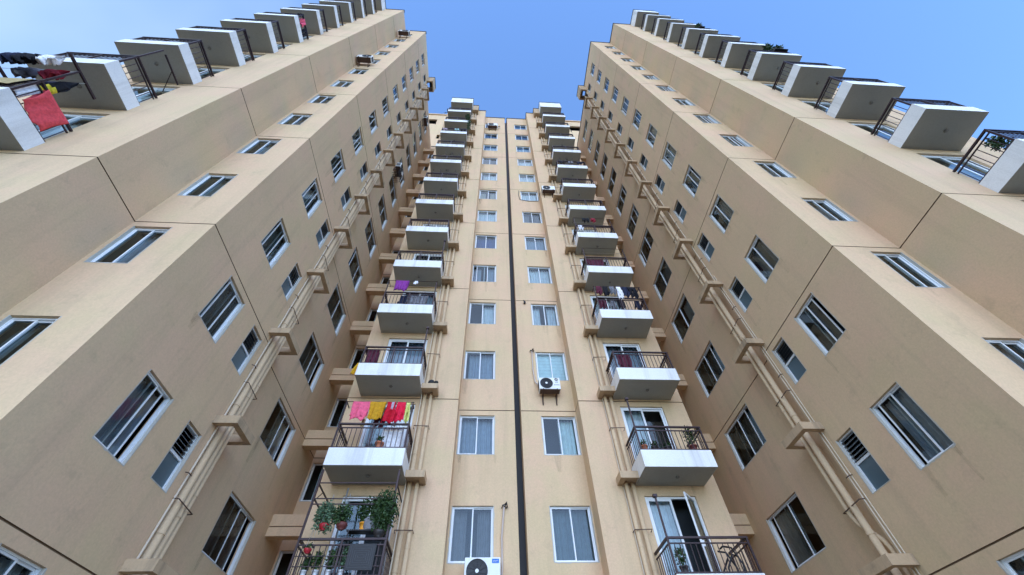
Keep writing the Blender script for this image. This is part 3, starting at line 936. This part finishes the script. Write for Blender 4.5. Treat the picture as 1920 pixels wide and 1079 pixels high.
# ------------------------------------------------------------------ laundry
def lerp_prof(pr, v):
    for (v0, a0, b0), (v1, a1, b1) in zip(pr, pr[1:]):
        if v <= v1 + 1e-6:
            k = 0 if v1 == v0 else max(0, (v - v0) / (v1 - v0))
            return a0 + (a1 - a0) * k, b0 + (b1 - b0) * k
    return pr[-1][1:]
RECT = [(0, 0, 1), (1, 0, 1)]
TEE = [(0, .18, .82), (.55, .16, .84), (.62, .0, 1.0), (.84, .02, .98), (.93, .22, .78), (1, .34, .66)]
SKIRT = [(0, .16, .84), (.3, .12, .88), (1, 0, 1)]
DRESS = [(0, .2, .8), (.35, .22, .78), (.5, .1, .95), (1, 0, .9)]

def laundry(name, label, cat, loc, rz, w_, h, col, shape=RECT, back=.75, amp=.03, folds=2.5, group='washing hung on the balconies', legs=False, slant=0.0, seed=0, patch=None, rail=.016):
    rn = random.Random(label + str(seed))
    ph = [rn.uniform(0, 6.28) for _ in range(4)]
    nu, nv = 18, 12
    rows = [-back + back * i / 7 for i in range(7)] + [i / nv for i in range(nv + 1)]
    mb = MB()
    grid = []
    for v in rows:
        a, b = lerp_prof(shape, abs(v))
        line = []
        for i in range(nu + 1):
            u = a + (b - a) * i / nu
            f = amp * min(1, abs(v) * 2.2) * (1.35 * math.sin(u * folds * 6.28 + ph[0] + v * 1.3) + .7 * math.sin(u * folds * 13 + ph[1] + v * 3))
            side = -1 if v >= 0 else 1
            y = side * rail + f + (0 if abs(v) > .02 else 0)
            z = -abs(v) * h * (1 + .05 * math.sin(u * 7 + ph[2]) * abs(v) + .03 * math.sin(u * 17 + ph[3])) - .012 * (1 - abs(2 * u - 1))
            x = (u - .5) * w_ * (1 - .12 * abs(v) + .05 * math.sin(v * 5 + ph[1])) + slant * abs(v) * h
            line.append((x, y, z))
        grid.append(line)
    for j in range(len(rows) - 1):
        for i in range(nu):
            um = (i + .5) / nu
            if legs and abs(rows[j]) > .3 and abs(rows[j + 1]) > .3 and .42 < um < .58: continue
            mi = 1 if patch and rows[j] >= 0 and patch[0] < um < patch[1] and patch[2] <= rows[j] < patch[3] else 0
            mb.quad(grid[j][i], grid[j][i + 1], grid[j + 1][i + 1], grid[j + 1][i], mi, True)
    o = mb.build(name, [CL[col]] + ([CL[patch[4]]] if patch else []), None, loc, rz)
    sd = o.modifiers.new('thickness', 'SOLIDIFY'); sd.thickness = .007; sd.offset = 0
    w2 = o.modifiers.new('weld', 'WELD'); w2.merge_threshold = .0005
    o.modifiers.move(1, 0)
    return tag(o, label, cat, group)

YL = 10.517            # front of the middle balconies
zb = lambda r: ZR(r) + .088
# left middle stack, second balcony
zt = zb(2) + 1.99
yl = YL + .045 - .028
laundry('towel', 'bright pink towel on the drying rod left of the mustard one', 'towel', (-4.82, yl, zt), 0, .52, .60, 'pink', RECT, .8, .022, 1.6)
laundry('towel', 'mustard yellow towel on the drying rod beside the pink one', 'towel', (-4.345, yl, zt), 0, .46, .60, 'mustard', RECT, .8, .022, 1.6)
laundry('dress', 'dark red dress with a pale bib on the drying rod', 'dress', (-3.94, yl, zt), 0, .44, .70, 'red', DRESS, .4, .03, 2, patch=(.5, .85, 0, .3, 'lilac'))
laundry('shirt', 'scarlet shirt on the drying rod, right of the dark red dress', 'shirt', (-3.645, yl, zt), 0, .36, .66, 'scarlet', SKIRT, .6, .035, 2)
laundry('cloth', 'pale lime cloth at the right end of the drying rod', 'cloth', (-3.44, yl - .01, zt - .02), 0, .17, .68, 'lime', SKIRT, .5, .04, 1.2, slant=.06)
laundry('sheet', 'white sheet hung behind the railing beneath the dark red dress', 'sheet', (-3.78, YL + .30, zb(2) + 1.27), 0, .62, .70, 'white', RECT, .6, .03, 3)
laundry('sock', 'cream sock hanging in the gap below the pink towel', 'sock', (-4.72, YL + .285, zt - .42), 0, .10, .26, 'straw', SKIRT, .5, .01, 1)
laundry('sock', 'white sock hanging below the scarlet shirt', 'sock', (-3.78, YL + .285, zt - .42), 0, .09, .24, 'white', SKIRT, .5, .01, 1)
laundry('shorts', 'dark shorts hanging below the mustard towel', 'shorts', (-4.25, YL + .285, zt - .30), 0, .34, .38, 'maroon', RECT, .7, .02, 1.5, legs=True)
# third
laundry('cloth', 'yellow cloth knotted at the corner of a white balcony, above the pink towel', 'cloth', (-5.33, YL + .02, zb(3) + .50), R(-12), .12, .46, 'amber', DRESS, .3, .04, 1.2, slant=-.2)
laundry('sheet', 'maroon bedding behind the railing above the yellow knotted cloth', 'sheet', (-5.02, YL + .14, zb(3) + 1.22), 0, .42, .72, 'maroon', RECT, .7, .04, 2)
# fourth
zt = zb(4) + 1.99
laundry('towel', 'purple towel hung on a rod under a balcony', 'towel', (-4.72, yl, zt), 0, .56, .62, 'purple', RECT, .9, .025, 2.5)
laundry('cloth', 'small white cloth pegged beside the purple towel', 'cloth', (-4.16, yl, zt), 0, .22, .20, 'white', DRESS, .7, .02, 1.2)
laundry('sheet', 'grey bedding behind the railing below the purple towel', 'sheet', (-3.95, YL + .16, zb(4) + 1.2), 0, .75, .62, 'grey', RECT, .8, .05, 3)
laundry('shirt', 'navy shirt behind the railing below the small white cloth', 'shirt', (-4.55, YL + .18, zb(4) + 1.2), 0, .40, .6, 'navy', TEE, .7, .03, 2)
# high up
zr_ = lambda r: zb(r) + 1.27
laundry('shirt', 'pale teal shirt over the railing of a high balcony left of the gap', 'shirt', (-4.1, YL + .045, zr_(11)), 0, .46, .42, 'teal', TEE, .8, .03, 2)
laundry('trousers', 'dark trousers right of the pale teal shirt on a high railing', 'trousers', (-3.6, YL + .045, zr_(11)), 0, .42, .6, 'black', RECT, .6, .03, 2, legs=True)
laundry('cloth', 'lilac cloth at the left end of the railing with the teal shirt', 'cloth', (-5.05, YL + .045, zr_(11)), 0, .40, .40, 'lilac', RECT, .8, .03, 2)
# right middle stack, fourth balcony: a full rack
zt = zb(4) + 1.99
J = [(3.50, .30, .55, 'maroon', TEE, 'maroon vest at the left end of the crowded rack'),
     (3.78, .34, .62, 'black', TEE, 'black shirt next to the maroon vest on the crowded rack'),
     (4.08, .30, .50, 'grey', SKIRT, 'grey top in the middle of the crowded rack'),
     (4.36, .30, .80, 'white', DRESS, 'long white garment near the middle of the crowded rack'),
     (4.62, .34, .66, 'navy', TEE, 'navy shirt right of the long white garment'),
     (4.92, .34, .72, 'black', RECT, 'black trousers near the right end of the crowded rack')]
for x, w_, h, c, sh, lb in J:
    laundry(lb.split()[1] if lb.split()[1] in ('vest', 'shirt', 'top', 'trousers') else 'garment', lb, 'clothes', (x, yl + .0, zt), 0, w_, h, c, sh, .7, .045, 2, legs='trousers' in lb)
J = [(3.56, .34, .5, 'maroon', RECT, 'maroon cloth over the railing under the crowded rack'),
     (3.95, .36, .55, 'grey', TEE, 'grey shirt over the railing under the crowded rack'),
     (4.30, .30, .45, 'black', RECT, 'black cloth over the railing under the crowded rack'),
     (5.00, .22, .5, 'navy', RECT, 'dark blue cloth at the right end of the railing under the crowded rack')]
for x, w_, h, c, sh, lb in J:
    laundry('shirt' if 'shirt' in lb else 'cloth', lb, 'clothes', (x, YL + .14, zb(4) + 1.2), 0, w_, h, c, sh, .7, .05, 2)
laundry('sheet', 'dark purple blanket behind a railing, one balcony above the crowded rack', 'blanket', (3.78, YL + .15, zb(5) + 1.21), 0, .82, .62, 'maroon', RECT, .7, .04, 3)
laundry('sheet', 'maroon blanket behind a railing, one balcony below the crowded rack', 'blanket', (3.68, YL + .15, zb(3) + 1.21), 0, .50, .68, 'maroon', RECT, .7, .04, 2)
laundry('shirt', 'white shirt at the left end of the railing two balconies above the crowded rack', 'shirt', (3.55, YL + .045, zr_(6)), 0, .36, .5, 'white', TEE, .7, .04, 2)
laundry('trousers', 'black trousers on the rod above a white shirt', 'trousers', (3.95, yl, zb(6) + 1.99), 0, .40, .42, 'black', RECT, .7, .04, 2, legs=True)
laundry('shirt', 'dark red shirt on the rod beside black trousers', 'shirt', (4.35, yl, zb(6) + 1.99), 0, .34, .40, 'crimson', TEE, .7, .04, 2)
for k, (c, lb) in enumerate((('black', 'black shirt at the left end of a high railing right of the gap'), ('grey', 'grey shirt in the middle of a high railing right of the gap'),
                             ('navy', 'navy shirt at the right end of a high railing right of the gap'))):
    laundry('shirt', lb, 'shirt', (3.65 + k * .62, YL + .045, zr_(9)), 0, .46, .42, c, TEE, .7, .04, 2)
# far left wing, third balcony: towel on the side rail, washing on the arms
zs = ZR(3) + .157 + 1.275
laundry('towel', 'coral red towel over the side railing of a balcony at the left edge', 'towel', (-10.9, 3.05, zs), R(90), .70, .72, 'coral', RECT, .9, .012, 1.2, rail=.032)
laundry('sheet', 'white sheet on the side railing behind the coral red towel', 'sheet', (-10.94, 2.62, zs - .12), R(90), .20, .55, 'white', RECT, .6, .012, 1.2)
laundry('mat', 'straw coloured mat over the front railing by the coral red towel', 'mat', (-11.55, 2.52, zs), 0, .95, .45, 'straw', RECT, .9, .01, 1, rail=.032)
za = ZR(3) + .157 + 2.24
J = [('jumper', -11.85, 2.225, .46, .60, 'navy', TEE, 'navy jumper at the outer end of the far left drying arms'),
     ('towel', -11.95, 2.775, .50, .70, 'lilac', RECT, 'mauve towel at the outer end of the inner drying line'),
     ('jacket', -11.50, 2.225, .50, .62, 'black', TEE, 'black jacket on the outermost line of the far left drying arms'),
     ('shirt', -11.12, 2.225, .42, .50, 'white', TEE, 'white shirt on the outermost line of the far left drying arms'),
     ('shirt', -11.75, 2.525, .46, .60, 'grey', TEE, 'grey shirt on the middle line of the far left drying arms'),
     ('shirt', -11.22, 2.525, .46, .55, 'crimson', TEE, 'dark red shirt on the middle line of the far left drying arms'),
     ('trousers', -11.50, 2.775, .40, .85, 'navy', RECT, 'navy trousers on the inner line of the far left drying arms'),
     ('shirt', -11.12, 2.775, .36, .80, 'black', DRESS, 'black dress with a yellow hem on the inner line of the drying arms')]
for n, x, y, w_, h, c, sh, lb in J:
    laundry('dress' if 'dress' in lb else n, lb, 'clothes', (x, y, za), 0, w_, h, c, sh, .8, .05, 2, legs=n == 'trousers',
            patch=(0, 1, .8, 1.01, 'yellow') if 'hem' in lb else None)
zs = ZR(8) + .157 + 1.275
laundry('shirt', 'hot pink shirt over the side railing of a high far left balcony', 'shirt', (-10.9, 2.82, zs), R(90), .42, .62, 'pink', TEE, .8, .02, 1.5, rail=.032)
laundry('trousers', 'black trousers beside the hot pink shirt on a high railing', 'trousers', (-10.9, 3.25, zs), R(90), .36, .75, 'black', RECT, .8, .02, 1.5, rail=.032, legs=True)
laundry('cloth', 'black cloth at the corner of the railing with the hot pink shirt', 'cloth', (-10.98, 2.52, zs), 0, .22, .30, 'black', RECT, .8, .03, 1.5, rail=.032)

# ------------------------------------------------------------------ plants and pots
def leaves(mb, c, rad, n, size, rn, droop=0.0, mi=0):
    c = Vector(c)
    for _ in range(n):
        d = Vector((rn.gauss(0, 1), rn.gauss(0, 1), rn.gauss(0, 1))).normalized() * (rn.random() ** .4)
        p = c + Vector((d.x * rad[0], d.y * rad[1], d.z * rad[2]))
        s_ = size * rn.uniform(.6, 1.3)
        ax = Vector((rn.gauss(0, 1), rn.gauss(0, 1), rn.gauss(0, .6) - droop)).normalized()
        sd = ax.orthogonal().normalized()
        sd = (Matrix.Rotation(rn.uniform(0, 6.28), 3, ax) @ sd) * s_ * .32
        up = ax.cross(sd).normalized() * s_ * .12
        mb.quad(p, p + ax * s_ * .5 + sd + up, p + ax * s_, p + ax * s_ * .5 - sd + up, mi)

def potted(name, label, loc, pr, ph, colour, fol, cat='plant', n=160, size=.07, leaf='leaf', seed=1, stems=6, trail=None):
    """fol = (rx, ry, rz) of the crown; the pot stands on loc"""
    rn = random.Random(seed)
    e = empty(name, loc, 0, label=label, cat=cat, group='potted plants on the balconies')
    P = MB().lathe([(pr * .68, 0), (pr * .92, ph * .8), (pr * 1.05, ph * .82), (pr * 1.05, ph), (pr * .93, ph), (pr * .9, ph * .86), (.001, ph * .86)], 16)
    P.build('pot', colour, e)
    F = MB()
    for i in range(5):
        cc = (rn.uniform(-.4, .4) * fol[0], rn.uniform(-.4, .4) * fol[1], ph + fol[2] * rn.uniform(.5, 1.1))
        leaves(F, cc, (fol[0] * .65, fol[1] * .65, fol[2] * .6), n // 5, size, rn)
    if trail:
        for q in trail: leaves(F, q, (fol[0] * .6, fol[1] * .5, .3), n // 3, size, rn, .6)
    F.build('foliage', M[leaf], e)
    S = MB()
    for i in range(stems):
        t = rn.uniform(0, 6.28)
        S.tube([(0, 0, ph * .85), (math.cos(t) * fol[0] * .3, math.sin(t) * fol[1] * .3, ph + fol[2] * .5), (math.cos(t) * fol[0] * .7, math.sin(t) * fol[1] * .7, ph + fol[2] * 1.3)], [.008, .006, .003], 5)
    S.build('stem', M['leaf'], e)
    return e
potm = {k: mat('pot_' + k, c, .5) for k, c in dict(red=(.42, .02, .03), maroon=(.14, .035, .03), terracotta=(.42, .13, .06), white=(.75, .75, .76), dark=(.04, .035, .035), amber=(.7, .28, .02)).items()}

# caged balcony at the bottom left
Z1 = zb(1)
yc = YL + .03
def hung(label, x, z, r, col, fol, leaf='leaf', seed=1, n=220):
    rn = random.Random(seed)
    e = empty('hanging_plant', (x, yc + .02, z), 0, label=label, cat='hanging plant', group='plants hung on the caged balcony')
    MB().lathe([(r * .35, -r * .75), (r * .8, -r * .45), (r, 0), (r * .98, r * .35), (r * .86, r * .35), (.001, r * .2)], 16).build('pot', potm[col], e)
    F = MB()
    for k in range(4):
        leaves(F, (rn.uniform(-.3, .3) * fol[0], rn.uniform(-.3, .3) * fol[1], r * .4 + fol[2] * rn.uniform(.2, 1)), (fol[0] * .7, fol[1] * .7, fol[2] * .7), n // 4, .065, rn, .5)
    F.build('foliage', M[leaf], e)
    S = MB()
    for k in range(3):
        t = 2.09 * k
        S.tube([(math.cos(t) * r * .9, math.sin(t) * r * .9, r * .3), (0, 0, r + .62)], .004, 4)
    S.build('hanger', M['alu'], e)
    return e
hung('red hanging pot with a pale bushy plant, left of the maroon one', -4.82, 5.74, .12, 'red', (.32, .18, .48), 'leafpale', 3, 1200)
hung('maroon hanging pot with trailing leaves, right of the red one', -4.42, 5.76, .13, 'maroon', (.30, .18, .36), 'leaf', 4, 800)
hung('small red hanging pot low behind the bars, at the left corner', -5.02, 5.24, .085, 'red', (.10, .08, .10), 'leaf', 5, 60)
hung('large trailing green plant filling the right end of the cage', -3.52, 5.60, .13, 'dark', (.44, .22, .62), 'leaf', 6, 2600)
potted('potted_plant', 'amber pot with a leafy plant in the middle of the cage', (-3.96, YL + .20, 5.70), .10, .17, potm['amber'], (.28, .16, .42), seed=7, n=520)
shelf = MB()
shelf.box(-4.3, -3.4, YL + .09, YL + .34, 5.672, 5.695)
for x in (-4.25, -3.45):
    shelf.box(x - .012, x + .012, YL + .09, YL + .112, Z1 + .17, 5.671); shelf.box(x - .012, x + .012, YL + .318, YL + .34, Z1 + .17, 5.671)
tag(shelf.build('plant_stand', M['steel']), 'dark plant stand behind the railing of the caged balcony', 'stand')
for k, (x, lb) in enumerate(((-5.0, 'leftmost of four white pots along the bottom of the cage'), (-4.74, 'second from the left of four white pots along the cage'),
                             (-4.47, 'third from the left of four white pots, with a green tuft'), (-4.19, 'rightmost of four white pots, with a striped leafy plant'))):
    potted('potted_plant', lb, (x, yc + .12, Z1 + .40 + .12), .075, .14, potm['white'], (.13, .10, .20 + .05 * k), seed=20 + k, n=260, leaf='leaf' if k != 3 else 'leafpale')
lg = MB(); lg.box(-5.15, -3.45, YL + .095, YL + .24, Z1 + .497, Z1 + .517)
tag(lg.build('plank', M['steel']), 'dark plank carrying the four white pots in the cage', 'plank')
mt = MB()
mw, mh = .60, .52
mt.box(-mw / 2, mw / 2, -.006, .006, -mh, 0)
for k in range(1, 6):
    a, b = mw / 2 - .045 * k, .045 * k
    if mh - b <= b: break
    for q in ((-a, a, -b - .012, -b), (-a, a, -mh + b, -mh + b + .012)): mt.box(q[0], q[1], -.011, -.0065, q[2], q[3], 1)
    for x in (-a, a - .012): mt.box(x, x + .012, -.011, -.0065, -mh + b + .013, -b - .013, 1)
tag(mt.build('door_mat', [M['black'], M['grille']], None, (-3.80, YL + .008, Z1 + 1.14)), 'dark mat with nested rectangles hung on the caged railing', 'mat')
sb = MB()
sb.lathe([(.15, 0), (.19, .06), (.20, .16), (.17, .26), (.10, .30), (.001, .31)], 14)
tag(sb.build('bundle', CL['grey'], None, (-3.78, YL + .22, 5.70)), 'grey cloth bundle on the stand in the caged balcony', 'bundle')
wp = MB().tube([(-4.52, YL + .33, 4.40), (-4.66, YL + .50, 6.85)], .022, 8)
tag(wp.build('pole', M['alu']), 'pale metal pole leaning inside the caged balcony', 'pole')
# second left
potted('potted_plant', 'terracotta pot behind the railing under the pink and red washing', (-4.05, YL + .16, zb(2) + .51), .12, .22, potm['terracotta'], (.12, .10, .16), seed=31, n=60)
b_ = MB(); b_.box(-4.35, -3.5, YL + .095, YL + .36, zb(2) + .485, zb(2) + .507)
tag(b_.build('shelf', M['steel']), 'dark shelf under the terracotta pot', 'shelf')
# high left
potted('potted_plant', 'leafy plant spilling over a high balcony corner left of the gap', (-3.46, YL + .05, zb(12) + 1.32), .12, .25, potm['dark'], (.28, .26, .38), seed=33, n=240, size=.11, trail=[(0, -.22, -.2), (.1, -.22, -.7), (.2, -.05, -1.2), (.22, 0, -1.9), (.22, .1, -2.5)])
b_ = MB(); b_.box(-3.60, -3.335, YL - .07, YL + .17, zb(12) + 1.276, zb(12) + 1.315)
tag(b_.build('shelf', M['steel']), 'small ledge under the plant on a high balcony corner', 'shelf')
# right middle, first and second balconies
def stand(x0, x1, z, label):
    q = MB(); q.box(x0, x1, YL + .095, YL + .33, z - .025, z - .003)
    for x in (x0 + .02, x1 - .02):
        q.box(x - .012, x + .012, YL + .10, YL + .124, z - .33, z - .026)
    tag(q.build('plant_stand', M['steel']), label, 'stand', 'plant stands')
Z2 = zb(2)
stand(3.40, 4.35, Z2 + .53, 'long dark stand under a row of small pots, right of the gap')
potted('potted_plant', 'terracotta pot at the left end of a row behind a railing', (3.50, YL + .20, Z2 + .53), .10, .19, potm['terracotta'], (.10, .09, .10), seed=41, n=60)
potted('potted_plant', 'dark pot with a low dark plant, second in the railing row', (3.80, YL + .20, Z2 + .53), .10, .15, potm['dark'], (.15, .10, .12), seed=42, n=110)
potted('potted_plant', 'dark round pot with drooping leaves, last in the railing row', (4.18, YL + .20, Z2 + .53), .11, .15, potm['dark'], (.13, .10, .10), seed=43, n=90)
stand(4.72, 5.20, Z2 + .53, 'short dark stand under a tall shrub, right of the gap')
potted('potted_plant', 'tall dense shrub in a maroon pot at the right corner of a railing', (4.95, YL + .20, Z2 + .53), .12, .20, potm['maroon'], (.22, .16, .42), seed=44, n=360, size=.06)
Z1 = zb(1)
stand(3.40, 3.80, Z1 + .53, 'dark stand under a potted plant on the lowest right balcony')
potted('potted_plant', 'leafy plant in a dark pot beside the open balcony door', (3.58, YL + .20, Z1 + .53), .10, .17, potm['dark'], (.16, .12, .26), seed=45, n=180)
fb = MB()
pts = lambda x: [(x, YL + .30, Z1 + .18), (x + .02, YL + .22, Z1 + .75), (x - .10, YL + .25, Z1 + 1.10), (x - .22, YL + .40, Z1 + 1.18)]
fb.tube(pts(5.02), .022, 8); fb.tube([(p[0], p[1] + .32, p[2]) for p in pts(5.02)], .022, 8)
fb.tube([(4.62, YL + .28, Z1 + .18), (4.70, YL + .30, Z1 + .70), (4.92, YL + .32, Z1 + .98), (5.05, YL + .30, Z1 + .92)], .022, 8)
fb.tube([(4.62, YL + .60, Z1 + .18), (4.70, YL + .60, Z1 + .70), (4.92, YL + .60, Z1 + .98)], .022, 8)
fb.tube([(4.62, YL + .28, Z1 + .30), (4.62, YL + .60, Z1 + .30)], .018, 8); fb.tube([(4.80, YL + .55, Z1 + 1.18), (4.80, YL + .38, Z1 + 1.18)], .02, 8)
for y in (.36, .52):
    ring(fb, (4.68, YL + y, Z1 + .33), .14, .016, 20)
tag(fb.build('folded_frame', M['black']), 'dark bent-tube frame with wheels standing behind the lowest right railing', 'frame')
# far right wing
def wing_plant(label, x, r, fol, seed, n, size, low=0):
    z = ZR(r) + .157 - low
    q = MB(); q.box(x - .16, x + .16, YF - 1.19 + low * .35, YF - .95 + low * .35, z + 1.276, z + 1.312)
    tag(q.build('shelf', M['steel']), 'small ledge carrying the ' + label, 'shelf')
    potted('potted_plant', label, (x, YF - 1.07 + low * .35, z + 1.315), .12, .24, potm['dark'], fol, seed=seed, n=n, size=size)
wing_plant('tall spiky plant against the sky on a far right balcony', 12.30, 7, (.22, .18, .62), 51, 170, .16)
wing_plant('squat dense plant against the sky, right of the spiky one', 12.62, 7, (.22, .20, .38), 52, 260, .12)
wing_plant('small plant against the sky on a high far right balcony', 12.2, 10, (.3, .2, .45), 53, 150, .14)
wing_plant('leafy plant behind the railing at the right edge', 11.35, 3, (.25, .18, .36), 54, 220, .09, .72)
# black bundle on the pipe box
bd = MB()
bd.lathe([(.03, 0), (.10, .03), (.12, .10), (.08, .17), (.001, .20)], 10, (0, 0, 0))
bd.lathe([(.02, .02), (.07, .05), (.075, .11), (.001, .16)], 10, (.16, -.02, 0))
tag(bd.build('bundle', M['black'], None, (-2.98, 11.24, zb(3) + .203)), 'small black bundle resting on a pipe box left of the gap', 'bundle')
